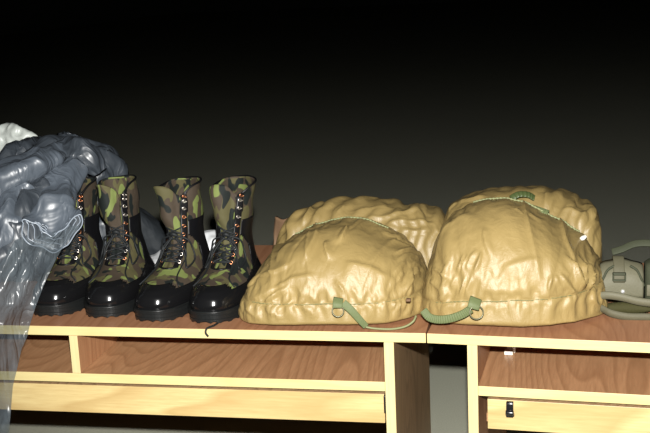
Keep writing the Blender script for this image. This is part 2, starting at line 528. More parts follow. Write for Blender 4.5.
def build_boot(label, loc, rz, lean, seed, height=1.0, toe_lace=False, tongue_drop=0.0):
    rnd = random.Random(seed)
    root = thing('combat_boot', label, 'boot', loc, rz, 'combat boots standing in a row')

    def surf(t, phi, off=0.0):
        z = np.interp(t, arc, FPa[:, 0]); yf = np.interp(t, arc, FPa[:, 1]); yb = np.interp(t, arc, FPa[:, 2]); w = np.interp(t, arc, FPa[:, 3])
        low = max(0.0, min(1.0, (0.13 - z) / 0.09))
        ymid = yb - w * 1.25 if low > 0 else (yf + yb) / 2
        ymid = ymid * low + (1 - low) * (yf + yb) / 2
        e = 1.0 - 0.28 * max(0.0, min(1.0, (0.075 - z) / 0.03)) * low
        c, s = math.cos(phi), math.sin(phi)
        px_ = math.copysign(abs(s) ** e, s)
        py_ = math.copysign(abs(c) ** (e if c > 0 else 1), c)
        ry = (ymid - yf) if c > 0 else (yb - ymid)
        ball = 1.0 + 0.10 * low * max(0, c) * (1 - abs(c)) * 4 * 0.6
        x = px_ * (w * ball * (1 - 0.16 * low * max(0, -c)) + off)
        y = ymid - py_ * (ry + off)
        x -= 0.004 * low * max(0, c)
        # soft folds of the unlaced shaft
        if z > 0.12:
            k = (z - 0.12) / 0.12
            d = 0.0035 * k * (math.sin(phi * 3 + seed) + 0.7 * math.sin(z * 90 + phi * 2 + seed * 2.1))
            x += s * d; y -= c * d
        zz = z * (height if z > 0.1 else 1) + (0.1 * (1 - height) if z > 0.1 else 0)
        h = max(0, zz - 0.09)
        x += lean[0] * h * (1 + h * 2); y += lean[1] * h
        if t > 0.97:
            zz += 0.004 * math.sin(phi - 0.9)
        if z > 0.19:
            kz = ((z - 0.19) / 0.055) ** 2
            zz -= kz * (0.012 * math.exp(-((phi + 1.35) / 0.5) ** 2) + 0.016 * math.exp(-((phi - 0.5) / 0.45) ** 2) - 0.003 * math.exp(-((abs(phi) - 2.2) / 0.8) ** 2))
        if off and low > 0.2:
            zz += off * 0.5 * max(0, c)
        return Vector((x, y, zz))

    NT_, NP = 84, 112
    ts = [i / (NT_ - 1) for i in range(NT_)]
    ph = [-PI + 2 * PI * j / NP for j in range(NP)]
    zt = [float(np.interp(t, arc, FPa[:, 0])) for t in ts]

    def half_gap(z):        # opening half-angle between the facings
        return math.radians(np.interp(z, [0.08, 0.12, 0.17, 0.245], [16, 20, 22, 27]))

    def region(z, y, phi):
        a = abs(phi)
        if z > 0.084 and a < half_gap(z):
            return 'open'
        if z > 0.082 and a < half_gap(z) + math.radians(20 if z > 0.1 else 13):
            return 'facing'
        if z < 0.046 or (z < 0.0655 and y < -0.15) or (z < 0.056 + max(0, y + 0.10) * 0.22 and y < 0.05):
            return 'leather'
        if z < 0.172 and a > math.radians(46 if z > 0.137 else 46 + 32 * min(1, (0.137 - z) / 0.03) ** 0.6):
            return 'counter'
        return 'camo'

    def extract(kind, off, name, mat, parent, solid, tmin=0, **kw):
        V, F, idx = [], [], {}
        for i in range(NT_ - 1):
            for j in range(NP):
                j2 = (j + 1) % NP
                phc = ph[j] + PI / NP
                zc = (zt[i] + zt[i + 1]) / 2
                pc = surf((ts[i] + ts[i + 1]) / 2, phc)
                r = region(zc, pc.y, phc)
                if not (r in kind):
                    continue
                q = []
                for (a, b) in ((i, j), (i, j2), (i + 1, j2), (i + 1, j)):
                    if (a, b) not in idx:
                        idx[(a, b)] = len(V); V.append(surf(ts[a], ph[b], off))
                    q.append(idx[(a, b)])
                F.append(tuple(q))
        return obj(name, V, F, mat, parent, True, 0, solid, **kw)

    up = extract(('camo', 'counter', 'leather', 'facing'), 0.0, 'upper', M['camo'], root, -0.0022)
    up['label'] = 'camouflage cloth upper'
    tc = extract(('leather',), 0.0016, 'toe_cap', M['leather'], root, -0.0014)
    tc['label'] = 'polished black leather toe and lower rim'
    extract(('counter',), 0.0014, 'heel_counter', M['leather_soft'], root, -0.0012)['label'] = 'black leather ankle and heel patch'
    fc = extract(('facing',), 0.0018, 'eyelet_facing', M['leather_soft'], root, -0.0016)
    fc['label'] = 'black leather facing'
    # tongue: fills the opening and, higher up, bulges over the left facing
    V = []
    A, B = 46, 22
    t0 = float(np.interp(0.076, FPa[:, 0], arc))
    for i in range(A):
        u = i / (A - 1)
        t = t0 + (0.985 - tongue_drop - t0) * u
        z = np.interp(t, arc, FPa[:, 0])
        k = max(0, min(1, (z - 0.135) / 0.05)); k = k * k * (3 - 2 * k)
        L_ = -half_gap(z) * 1.15 - k * math.radians(38); R_ = half_gap(z) * 1.1 - k * math.radians(6)
        for j in range(B):
            v = j / (B - 1)
            # rounded top corners
            tt = t
            if u > 0.9:
                tt = t - (u - 0.9) * 0.5 * (2 * v - 1) ** 4
            off = -0.0035 + k * (0.0135 * math.sin(PI * min(1, max(0, v * 1.15))) + 0.0035)
            off += 0.0015 * math.sin(v * 9 + z * 60 + seed)
            q = surf(tt, L_ + (R_ - L_) * v, off)
            q.z += 0.014 * max(0, (u - 0.7) / 0.3) * (1 - 1.5 * abs(2 * v - 1) ** 2.5)
            V.append(q)
    o = obj('tongue', V, grid_faces(A, B), M['camo'], root, True, 0, -0.003)
    # dark bound rim round the collar
    rim = [surf(1.0, math.radians(a), 0.0005) for a in np.linspace(34, 326, 40)]
    obj('collar_binding', *tube(rim, 0.0022, 60, 6), M['leather_soft'], root)
    # inner lining
    V = []
    for i in range(20):
        t = 0.55 + 0.44 * i / 19
        for j in range(48):
            V.append(surf(t, 2 * PI * j / 48 - PI, -0.0046))
    obj('lining', V, grid_faces(20, 48, True), M['camo'], root)
    # back stay strip
    V = []
    for i in range(30):
        t = 0.42 + 0.575 * i / 29
        for a in (-9, -4, 0, 4, 9):
            V.append(surf(t, PI + math.radians(a), 0.0022))
    obj('back_strip', V, grid_faces(30, 5), M['leather_soft'], root, True, 0, -0.001)
    # sole: welt, lugged outsole, heel
    def outline(off, n=96):
        return [surf(0.02, -PI + 2 * PI * j / n, off) for j in range(n)]
    V, n = [], 96
    P = outline(0.0045)
    prof = [(0.000, -0.006), (0.000, 0.0), (0.007, 0.0), (0.008, -0.0012), (0.0145, -0.0012), (0.0155, 0.0015), (0.0225, 0.0015), (0.0235, -0.004), (0.0235, -0.02)]
    for zz, off in prof:
        Q = outline(0.0045 + off)
        for j, p in enumerate(Q):
            z = zz
            if zz <= 0.007:
                lug = (math.sin(j / n * 2 * PI * 26) > 0.1)
                arch = -0.055 < p.y < 0.005
                if zz == 0.0:
                    z = 0.0035 if (not lug) else 0.0
                    if arch:
                        z = 0.007
            V.append((p.x, p.y, z if p.y > -0.17 else z + (-(p.y + 0.17)) * 0.12))
    F = grid_faces(len(prof), n, True)
    F.append(tuple(range(n))[::-1]); F.append(tuple((len(prof) - 1) * n + j for j in range(n)))
    obj('sole', V, F, M['rubber'], root, False)
    # stitched welt line
    P = outline(0.0052)
    obj('welt', *tube([Vector((p.x, p.y, 0.0245)) for p in P[::2]], 0.0016, 0, 6, True), M['rubber'], root)
    # eyelets and laces
    rows = [0.090, 0.102, 0.114, 0.127, 0.142, 0.160, 0.179, 0.198, 0.218, 0.236]
    pts = {}
    for s in (-1, 1):
        for k, z in enumerate(rows):
            t = float(np.interp(z, FPa[:, 0], arc))
            phi = s * (half_gap(z) + math.radians(9))
            p = surf(t, phi, 0.0028); c0 = surf(t, phi, -0.004)
            nrm = (p - c0).normalized()
            pts[(s, k)] = (p, nrm)
            if s < 0 and k >= 4:
                continue
            V1 = torus(p, 0.0029, 0.0010, nrm, 14, 6)
            m = M['brass'] if (k in (3, 4, 5) or rnd.random() < 0.25) else M['steel']
            if k >= 5:      # speed hooks
                side = Vector((s, 0, 0))
                hk = tube([p - side * 0.002, p + nrm * 0.004 - side * 0.001, p + nrm * 0.0045 + side * 0.0035, p + nrm * 0.002 + side * 0.005], 0.0012, 10, 6)
                e = obj('lace_hook', *join(V1, hk), m, root)
            else:
                e = obj('eyelet', *V1, m, root)
    nl = 6
    for k in range(nl - 1):
        for s in (-1, 1):
            a, na = pts[(s, k)]; b, nb = pts[(-s, k + 1)]
            mid = (a + b) / 2 + (na + nb).normalized() * (0.0055 + 0.0015 * s)
            obj('lace', *tube([a + na * 0.001, a.lerp(mid, 0.6) + na * 0.0025, mid, b.lerp(mid, 0.6) + nb * 0.0025, b + nb * 0.001], 0.0019, 16, 6), M['lace'], root)
    a, na = pts[(-1, 0)]; b, nb = pts[(1, 0)]
    obj('lace', *tube([a, (a + b) / 2 + na * 0.002 + nb * 0.002, b], 0.0019, 10, 6), M['lace'], root)
    # knot and drooping bow lying on the instep
    kn = (pts[(-1, nl - 2)][0] + pts[(1, nl - 2)][0]) / 2 + Vector((0, -0.007, 0.0))
    obj('lace_knot', *tube([kn + Vector((-0.006, 0, 0.001)), kn + Vector((0, -0.003, 0.003)), kn + Vector((0.006, 0, -0.001))], 0.0042, 10, 8), M['lace'], root)

    def drape(tz, deg, off=0.0045):
        return surf(float(np.interp(tz, FPa[:, 0], arc)), math.radians(deg), off)
    for s in (-1, 1):
        q = [kn, drape(0.132, s * 38, 0.010), drape(0.108, s * 52, 0.006), drape(0.088, s * 58), drape(0.078, s * 46), drape(0.092, s * 38), drape(0.115, s * 26, 0.008), kn + Vector((s * 0.003, -0.002, -0.003))]
        obj('lace_loop', *tube(q, 0.0018, 40, 6), M['lace'], root)
        q = [kn, drape(0.118, s * 30, 0.010), drape(0.096, s * (34 + 5 * rnd.random()), 0.006), drape(0.080, s * 34), drape(0.070, s * (30 + 10 * rnd.random())), drape(0.058, s * 42)]
        obj('lace_end', *tube(q, 0.0016, 30, 6), M['lace'], root)
    if toe_lace:
        w = root.location
        q = [Vector((0.022, -0.17, 0.006)), Vector((0.016, -0.198, 0.003)), Vector((0.013, -0.212, 0.003)), Vector((0.006, -0.2235, 0.0026)), Vector((0.003, -0.2285, 0.0004)), Vector((0.002, -0.2295, -0.006)), Vector((0.006, -0.2285, -0.013))]
        obj('loose_lace', *tube(q, 0.0019, 40, 6), M['lace'], root)['label'] = 'loose black lace end hanging over desk edge'
    return root


build_boot('leftmost camouflage combat boot, its side behind the draped clear plastic', (-0.750, 0.250, TOP), 0.04, (0.0, -0.02), 1, 0.905)
build_boot('camouflage combat boot second from left, shaft crowding the leftmost boot', (-0.651, 0.246, TOP), 0.13, (-0.05, 0.02), 2, 0.92)
build_boot('camouflage combat boot third from left, with white cloth on both sides behind it', (-0.511, 0.228, TOP), -0.07, (-0.03, 0.02), 3, 0.915)
build_boot('rightmost camouflage combat boot, beside tan bag, lace end over desk edge', (-0.410, 0.225, TOP), 0.0, (0.06, 0.0), 4, 0.935, toe_lace=True)


# ------------------------------------------------------------------ stuffed bags
def crease_field(xs, tt, creases, valley=False):
    """xs, tt: surface coordinates in metres; creases: (x0,t0,x1,t1,width,depth)"""
    d = np.zeros_like(xs)
    for (x0, t0, x1, t1, w, a) in creases:
        dx, dt = x1 - x0, t1 - t0
        L = math.hypot(dx, dt) + 1e-9
        ux, ut = dx / L, dt / L
        s = (xs - x0) * ux + (tt - t0) * ut
        r = -(xs - x0) * ut + (tt - t0) * ux
        r = r + 0.08 * L * np.sin(s / L * PI) * (1 if a > 0 else -1)
        env = np.clip(s / (0.25 * L), 0, 1) * np.clip((L - s) / (0.35 * L), 0, 1)
        env = env * env * (3 - 2 * env)
        ww = w * (0.55 + 0.6 * np.clip(s / L, 0, 1))
        if valley:
            d -= env * abs(a) * np.exp(-(r / ww) ** 2)
            continue
        sg = 1 if a > 0 else -1
        q = r * sg
        d += env * abs(a) * np.where(q < 0, np.exp(-(q / (ww * 0.55)) ** 2), np.exp(-q / (ww * 3.2)) * 1.35 - 0.35 * np.exp(-(q / (ww * 7)) ** 2))
    return d


def on_surface(P, T, pts, O):
    """surface coordinates (x, arc) of the surface point seen nearest to each given place of the photograph"""
    W = P + np.array(tuple(O)) - np.array(tuple(CAMP))
    z = W @ np.array(tuple(FWD)); x = 325 + FPX * (W @ np.array(tuple(RGT))) / z; y = 216.5 - FPX * (W @ np.array(tuple(UPV))) / z
    out = []
    for (a, b) in pts:
        d = (x - a) ** 2 + (y - b) ** 2 + (z - z.min()) ** 2 * 3000
        i, j = np.unravel_index(np.argmin(d), d.shape)
        out.append((P[i, j, 0], T[i, j]))
    return out


def settle_cloth(B, al, N, seam=None, gx=0.03, gseam=0.10, gt=0.02, corners=(), iters=220, out=0.010, inn=0.005, seed=1, hold=0.004, top_pin=97, bend=0.30, wid=0.026, cell=3):
    """lets surplus cloth buckle over the stuffing: the seams stay put, rest lengths are longer than the filling under them"""
    rs = np.random.RandomState(seed)
    nx, na = B.shape[:2]
    w = np.ones((nx, na))
    w[:2] = 0; w[-2:] = 0
    w[B[:, :, 2] < 0.005] = 0
    deg = np.degrees(al)
    w[:, (deg > 165) & (deg < 330)] = 0
    if top_pin:
        w[:, int(np.argmin(np.abs(deg - top_pin)))] = 0
    fz = np.zeros((nx, na))
    if seam is not None:
        for i in range(nx):
            q = B[i, :na // 4]
            sz = np.interp(q[0, 0], [o[0] for o in seam], [o[1] for o in seam])
            j = int(np.argmin(np.abs(q[:, 2] - sz)))
            w[i, j] = 0
            B[i, j] -= N[i, j] * 0.0025
            dist = np.abs(B[i, :, 2] - sz)
            dist[na // 3:] = 1
            fz[i] = np.exp(-(dist / wid) ** 2)
    if top_pin:
        fz = np.maximum(fz, 0.5 * np.exp(-((deg[None, :] - top_pin) / 14) ** 2) * np.ones((nx, 1)))
    for (cx, cz, rad, g) in corners:
        dd = np.hypot(B[:, :, 0] - cx, B[:, :, 2] - cz)
        dd[:, na // 2:] = 1
        fz = np.maximum(fz, g / gseam * np.exp(-(dd / rad) ** 2))
    mod = 0.55 + 0.9 * np.clip(np.interp(np.arange(nx), np.linspace(0, nx - 1, 14), rs.rand(14)), 0, 1)
    G = 1 + gx + gseam * fz * mod[:, None]
    GT = 1 + gt + 0 * fz
    nz0 = rs.randn(nx, na)
    for ax, rad in ((0, cell), (1, int(cell * 2.2))):
        kk = np.exp(-(np.arange(-2 * rad, 2 * rad + 1) / (0.7 * rad)) ** 2)
        nz0 = np.apply_along_axis(lambda v: np.convolve(v, kk / kk.sum(), 'same'), ax, nz0)
    nz0 = nz0 / nz0.std() * 0.0012
    X = B + N * (nz0 * w)[:, :, None]

    def rest(di, dj, gi, gj):
        A = B[:nx - di] if di else B
        C = B[di:] if di else B
        A2 = A[:, :na - dj] if dj > 0 else (A[:, -dj:] if dj < 0 else A)
        C2 = C[:, dj:] if dj > 0 else (C[:, :na + dj] if dj < 0 else C)
        D = C2 - A2
        g1 = G[:nx - di] if di else G
        g1 = g1[:, :na - dj] if dj > 0 else (g1[:, -dj:] if dj < 0 else g1)
        sc = np.ones(D.shape); sc *= 1 + gt
        ux = np.abs(D[:, :, 0]) / (np.linalg.norm(D, axis=2) + 1e-12)
        f = ux * g1 + (1 - ux) * (1 + gt)
        return np.linalg.norm(D, axis=2) * f

    sets = []
    for (di, dj, st) in ((1, 0, 0.9), (0, 1, 0.9), (1, 1, 0.25), (1, -1, 0.25), (2, 0, bend), (0, 2, bend), (4, 0, bend), (0, 4, bend), (6, 0, bend), (0, 8, bend * 0.7)):
        R_ = rest(di, dj, 0, 0)
        if st <= bend:
            R_ = R_ * 1.0
        sets.append((di, dj, st, R_))

    def sl(arr, di, dj, k, second):
        a = arr[(di if second else 0):(nx if second else nx - di)]
        if dj > 0:
            a = a[:, (dj if second else 0):(na if second else na - dj)]
        elif dj < 0:
            a = a[:, (0 if second else -dj):(na + dj if second else na)]
        return a
    for it in range(iters):
        for (di, dj, st, R_) in sets:
            for c in (0, 1):
                A = sl(X, di, dj, 0, False); C = sl(X, di, dj, 0, True)
                wa = sl(w, di, dj, 0, False); wc = sl(w, di, dj, 0, True)
                step = max(di, abs(dj))
                if di:
                    m = (np.arange(A.shape[0]) // step) % 2 == c
                    A, C, wa_, wc_, Rr = A[m], C[m], wa[m], wc[m], R_[m]
                else:
                    m = (np.arange(A.shape[1]) // step) % 2 == c
                    A, C, wa_, wc_, Rr = A[:, m], C[:, m], wa[:, m], wc[:, m], R_[:, m]
                D = C - A
                L = np.linalg.norm(D, axis=2) + 1e-12
                ws = wa_ + wc_ + 1e-9
                f = (st * (L - Rr) / L / ws)[:, :, None] * D
                A = A + f * wa_[:, :, None]; C = C - f * wc_[:, :, None]
                va = sl(X, di, dj, 0, False); vc = sl(X, di, dj, 0, True)
                if di:
                    va[m] = A; vc[m] = C
                else:
                    va[:, m] = A; vc[:, m] = C
        # the filling pushes back, the cloth may lift a little
        E = X - B
        n = (E * N).sum(axis=2)
        t = E - N * n[:, :, None]
        n = np.where(n > out, out + (n - out) * 0.3, n)
        n = np.where(n < -inn, -inn + (n + inn) * 0.2, n)
        n = n * (1 - hold)
        X = B + t * 0.995 + N * n[:, :, None]
    return X


def lobe(outline, Yc, yfront, yback, creases, seed, seam_z=None, nx=290, na=340, zc_f=0.33, amp=1.0, ef=0.8, pix=None, O=None, settle=None):
    """a stuffed cushion. outline: [(x, crest height)], yfront/yback: [(x, y)]"""
    ox = np.array([o[0] for o in outline]); oh = np.array([o[1] for o in outline])
    u = np.linspace(-1, 1, nx)
    u = np.sin(u * PI / 2) * 0.55 + u * 0.45
    xs = (ox[0] + ox[-1]) / 2 + u * (ox[-1] - ox[0]) / 2
    h = np.interp(xs, ox, oh)
    k = np.exp(-np.linspace(-2, 2, 9) ** 2); k /= k.sum()
    hp = np.pad(h, 4, mode='edge'); h = np.convolve(hp, k, 'valid')
    yf = np.interp(xs, [o[0] for o in yfront], [o[1] for o in yfront])
    yb = np.interp(xs, [o[0] for o in yback], [o[1] for o in yback])
    e = (1 - np.abs(u) ** 5) ** (1 / 3.0)
    e = np.clip(e, 0.02, 1)
    al = np.linspace(0, 2 * PI, na, endpoint=False)
    # more samples on the upper side
    P = np.zeros((nx, na, 3)); Tt = np.zeros((nx, na))
    for i in range(nx):
        hc = h[i]
        yc = Yc
        F_ = (yc - yf[i]) * (0.45 + 0.55 * e[i]); B_ = (yb[i] - yc) * (0.45 + 0.55 * e[i])
        c = np.cos(al); s = np.sin(al)
        zc = zc_f * hc
        py = np.where(c > 0, -F_ * np.abs(c) ** ef, B_ * np.abs(c) ** ef)
        pz = np.where(s > 0, zc + (hc - zc) * np.abs(s) ** 0.85, zc - zc * np.abs(s) ** 0.35)
        P[i, :, 0] = xs[i]; P[i, :, 1] = yc + py; P[i, :, 2] = pz
        seg = np.hypot(np.diff(py), np.diff(pz)); Tt[i] = np.concatenate([[0], np.cumsum(seg)])
    # normals
    du = np.gradient(P, axis=0); dv = np.roll(P, -1, 1) - np.roll(P, 1, 1)
    N = np.cross(dv, du); N /= (np.linalg.norm(N, axis=2, keepdims=True) + 1e-12)
    mid = P.mean(axis=(0, 1))
    if ((P - mid) * N).sum() < 0:
        N = -N
    X = P[:, :, 0]
    if pix:
        for (x0, y0, x1, y1, w, a) in pix:
            q = on_surface(P, Tt, [(x0, y0), (x1, y1)], O)
            creases = creases + [(q[0][0], q[0][1], q[1][0], q[1][1], w, a)]
    d = crease_field(X, Tt, creases)
    if seam_z is not None:
        sz = np.interp(X, [o[0] for o in seam_z], [o[1] for o in seam_z])
        front = np.clip((Yc - P[:, :, 1]) / 0.03, 0, 1)
        dz = P[:, :, 2] - sz
        d += front * (-0.0032 * np.exp(-(dz / 0.0020) ** 2) + 0.0012 * np.exp(-((np.abs(dz) - 0.008) / 0.006) ** 2))
        # gathers each side of the seam
        g = np.sin(X * 2 * PI / 0.013 + 2.5 * np.sin(X * 41 + seed) + 60 * dz * np.sin(X * 17))
        d += front * 0.0006 * np.abs(g) * np.exp(-(dz / 0.018) ** 2) * (0.5 + 0.5 * np.sin(X * 23 + seed * 1.7))
    # general softness
    nz = np.zeros((nx, na))
    for i in range(nx):
        for j in range(na):
            p = P[i, j]
            nz[i, j] = noise.noise((p[0] * 11 + seed, p[1] * 11, p[2] * 11)) * 0.016 + \
                (0.5 - abs(noise.noise((p[0] * 30 + 1.7 * seed, p[1] * 34, p[2] * 22 + seed)))) * 0.0026
    d = (d + nz * amp)
    low = np.clip(P[:, :, 2] / 0.02, 0, 1)
    P2 = P + N * (d * (0.25 + 0.75 * low) * np.clip(e, 0.3, 1)[:, None])[:, :, None]
    if settle:
        P2 = settle_cloth(P2, al, N, **settle)
        if pix:      # the few sharp pleats, pressed in last
            du = np.gradient(P2, axis=0); dv = np.roll(P2, -1, 1) - np.roll(P2, 1, 1)
            N2 = np.cross(dv, du); N2 /= (np.linalg.norm(N2, axis=2, keepdims=True) + 1e-12)
            if ((P2 - mid) * N2).sum() < 0:
                N2 = -N2
            post = []
            for (x0, y0, x1, y1, w, a) in pix:
                if w <= 0.0052:
                    q = on_surface(P, Tt, [(x0, y0), (x1, y1)], O)
                    post.append((q[0][0], q[0][1], q[1][0], q[1][1], 0.0031, min(abs(a), 0.006) * 0.35))
            P2 = P2 + N2 * crease_field(X, Tt, post, True)[:, :, None]
    P2[:, :, 2] = np.maximum(P2[:, :, 2], 0.0006)
    V = P2.reshape(-1, 3)
    F = grid_faces(nx, na, True)
    F.append(tuple(range(na))[::-1]); F.append(tuple((nx - 1) * na + j for j in range(na)))
    return V, F, P2, al


def rand_creases(rnd, n, x0, x1, t0, t1, ang, spread, l0, l1, w0=0.002, w1=0.0045, d0=0.002, d1=0.0055):
    out = []
    for _ in range(n):
        x, t = rnd.uniform(x0, x1), rnd.uniform(t0, t1)
        a = math.radians(ang + rnd.gauss(0, spread)); l = rnd.uniform(l0, l1)
        out.append((x, t, x + math.cos(a) * l, t + math.sin(a) * l, rnd.uniform(w0, w1), rnd.uniform(d0, d1) * rnd.choice((-1, 1))))
    return out


def px_outline(pts, Y, o):
    out = []
    for (a, b) in pts:
        q = at(a, b, Y)
        out.append((q.x - o.x, max(0.012, q.z - o.z)))
    out.sort()
    return out


def px_front(pts, o):
    return sorted([(onto(a, b).x - o.x, max(0.012, onto(a, b).y) - o.y) for a, b in pts])


def seam_px(pts, Y, o):
    return sorted([(at(a, b, Y).x - o.x, at(a, b, Y).z - o.z) for a, b in pts])


def piping(P, al, alphas, r, xs_range, lift=0.0008):
    """tube following the surface: alphas = function of x (index angle)"""
    nx = P.shape[0]; pts = []
    for i in range(nx):
        x = P[i, 0, 0]
        if x < xs_range[0] or x > xs_range[1]:
            continue
        a = alphas(x)
        j = int(round(a / (2 * PI) * P.shape[1])) % P.shape[1]
        p = Vector(P[i, j]); c = Vector(P[i].mean(axis=0))
        p = p + (p - c).normalized() * lift
        pts.append(p)
    return pts


# ---- left bag
rnd = random.Random(5)
O1 = Vector((-0.18, 0.2, TOP))
bag1 = thing('stuffed_bag', 'tan nylon bag beside the boots, stuffed, green strap hanging from its front', 'bag', O1, 0, 'stuffed tan nylon bags')
ol = px_outline([(253, 298), (255, 283), (259, 271), (266, 259), (275, 248), (290, 237), (306, 228), (325, 222.5), (345, 220.5), (362, 222), (380, 228), (398, 237), (410, 246), (419, 256), (425, 272), (427, 290)], 0.185, O1)
yf = px_front([(236, 322), (250, 325), (275, 326.5), (310, 327), (350, 327), (385, 325), (410, 321), (424, 316)], O1)
yb = [(-0.2, 0.02), (-0.12, 0.07), (0.0, 0.08), (0.2, 0.07)]
cr = []
cr += rand_creases(rnd, 9, 0.09, 0.15, 0.02, 0.06, 80, 25, 0.02, 0.04, 0.0016, 0.003, 0.002, 0.004)
for k in range(30):      # pleats over the seam
    x = -0.15 + 0.31 * k / 29 + rnd.uniform(-0.006, 0.006); l = rnd.uniform(0.012, 0.035)
    cr.append((x, 0.045, x - rnd.uniform(0.0, 0.02), 0.045 + l * rnd.choice((-0.8, 1)), 0.002, rnd.choice((-1, 1)) * rnd.uniform(0.0015, 0.0035)))
pix1 = [(347, 226, 337, 246, 0.005, -0.009), (325, 240, 331, 262, 0.004, 0.010), (318, 228, 300, 268, 0.010, -0.009), (292, 240, 276, 262, 0.009, 0.006),
        (297, 288, 307, 298, 0.002, 0.005), (308, 293, 317, 301, 0.002, 0.005), (334, 281, 346, 296, 0.0025, -0.006), (350, 288, 358, 297, 0.002, 0.004),
        (422, 247, 392, 255, 0.004, -0.008), (423, 254, 396, 262, 0.003, 0.006), (404, 262, 393, 275, 0.0025, 0.006), (403, 272, 397, 284, 0.002, 0.005), (412, 268, 402, 297, 0.003, -0.007), (417, 270, 411, 298, 0.0025, 0.007), (421, 262, 418, 296, 0.0025, -0.006),
        (420, 248, 388, 238, 0.004, 0.006), (416, 242, 380, 228, 0.004, -0.005),
        (250, 300, 278, 284, 0.005, 0.006), (262, 303, 292, 286, 0.004, -0.006), (256, 276, 296, 262, 0.006, 0.005), (270, 290, 320, 276, 0.007, -0.005), (246, 290, 262, 272, 0.005, -0.006),
        (262, 308, 296, 318, 0.003, 0.006), (274, 306, 286, 323, 0.003, -0.007), (300, 306, 322, 318, 0.003, 0.005), (312, 304, 345, 322, 0.003, -0.005), (356, 306, 392, 318, 0.003, 0.004), (246, 306, 262, 320, 0.003, 0.005),
        (372, 306, 378, 297, 0.002, 0.004), (384, 306, 388, 296, 0.002, -0.004), (392, 310, 394, 300, 0.0022, 0.006), (398, 311, 400, 300, 0.0022, 0.006), (404, 311, 405, 300, 0.002, 0.005), (340, 262, 400, 285, 0.012, -0.004)]
sz = seam_px([(243, 300), (300, 300), (340, 300), (400, 302), (427, 304)], 0.035, O1)
yf = [(a, b - 0.019) for a, b in yf]
V, F, P, al = lobe(ol, -0.015, yf, yb, [], 3.1, None, 190, 235, zc_f=0.15, amp=0.45, pix=pix1, O=O1, settle=dict(seam=sz, gx=0.004, gt=0.006, gseam=0.13, wid=0.019, bend=0.2, iters=200, corners=((0.16, 0.055, 0.05, 0.18), (-0.15, 0.05, 0.04, 0.10)), seed=3, hold=0.012))
body1 = obj('body', V, F, M['tan'], bag1)
# rear cushion
ol2 = px_outline([(278, 247), (282, 236), (288, 222), (300, 213), (318, 206), (340, 202), (370, 203), (400, 204), (425, 206), (438, 211), (444, 220), (447, 245)], 0.33, O1)
yf2 = [(-0.2, 0.03), (0.2, 0.03)]; yb2 = [(-0.2, 0.20), (-0.10, 0.24), (0.1, 0.25), (0.25, 0.22)]
cr = rand_creases(rnd, 10, -0.14, 0.14, 0.22, 0.40, 20, 20, 0.05, 0.12, 0.002, 0.004, 0.003, 0.0065)
cr += rand_creases(rnd, 6, -0.14, 0.14, 0.02, 0.16, 30, 30, 0.03, 0.08, 0.002, 0.0035, 0.003, 0.006)
V, F, P2, al = lobe(ol2, 0.13, yf2, yb2, [], 9.2, None, 130, 160, amp=0.6, settle=dict(top_pin=None, gx=0.022, gt=0.012, gseam=0.1, bend=0.25, out=0.006, inn=0.006, iters=160, seed=5, corners=((-0.13, 0.14, 0.05, 0.15), (0.15, 0.14, 0.06, 0.15))), pix=[(303, 208, 290, 240, 0.006, 0.010), (312, 206, 300, 232, 0.006, -0.010), (322, 208, 312, 226, 0.004, 0.007), (345, 206, 335, 216, 0.004, -0.006), (360, 218, 430, 208, 0.005, 0.007), (385, 222, 438, 226, 0.004, -0.007), (400, 230, 440, 232, 0.004, 0.007), (350, 212, 400, 207, 0.006, -0.006)], O=O1)
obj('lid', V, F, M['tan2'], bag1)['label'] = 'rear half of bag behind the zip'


def crest_piping(P, x0, x1, ang0, ang1, r, name, mat, parent, ridges=True):
    f = lambda x: ang0 + (ang1 - ang0) * (x - x0) / (x1 - x0)
    pts = piping(P, None, f, r, (x0, x1))
    if len(pts) < 4:
        return
    pts = [sum(pts[max(0, i - 5):i + 6], Vector()) / len(pts[max(0, i - 5):i + 6]) + Vector((0, -0.0005, 0.0012)) for i in range(len(pts))][::5]
    n = len(pts) * 7
    return obj(name, *tube(pts, r, n, 6, rfun=(lambda t: r * (0.8 + 0.35 * math.cos(t * n * 0.5 * PI)))), mat, parent)


crest_piping(P, -0.105, 0.10, 1.75, 1.62, 0.0019, 'zip_edge', M['green_pale'], bag1)


def seam_piping(P, sz, parent, x0, x1):
    pts = []
    na = P.shape[1]
    for i in range(2, P.shape[0] - 2, 3):
        x = P[i, 0, 0]
        if x0 < x < x1:
            z = np.interp(x, [q[0] for q in sz], [q[1] for q in sz])
            j = int(np.argmin(np.abs(P[i, :na // 4, 2] - z)))
            pts.append(Vector(P[i, j]) + Vector((0, -0.0006, 0)))
    pts = [sum(pts[max(0, i - 2):i + 3], Vector()) / len(pts[max(0, i - 2):i + 3]) for i in range(len(pts))]
    n = len(pts) * 5
    o = obj('seam_piping', *tube(pts, 0.0013, n, 5, rfun=lambda t: 0.0011 + 0.0003 * math.cos(t * n)), M['seam'], parent)
    return o


seam_piping(P, sz, bag1, -0.15, 0.158)
# brown cloth corner standing out behind the left end
V = []
for i in range(16):
    u = i / 15
    for j in range(8):
        v = j / 7
        q = at(272 + 5 * u + 13 * v, 252 - 36 * u + 3 * math.sin(v * 3), 0.37 + 0.01 * math.sin(u * 3 + v * 2))
        q = q - O1
        q.z = max(q.z, 0.001)
        V.append(q)
obj('brown_flap', V, grid_faces(16, 8), M['brownfab'], bag1, True, 0, 0.006)['label'] = 'brown cloth corner behind the tan fabric'

FN = -FWD


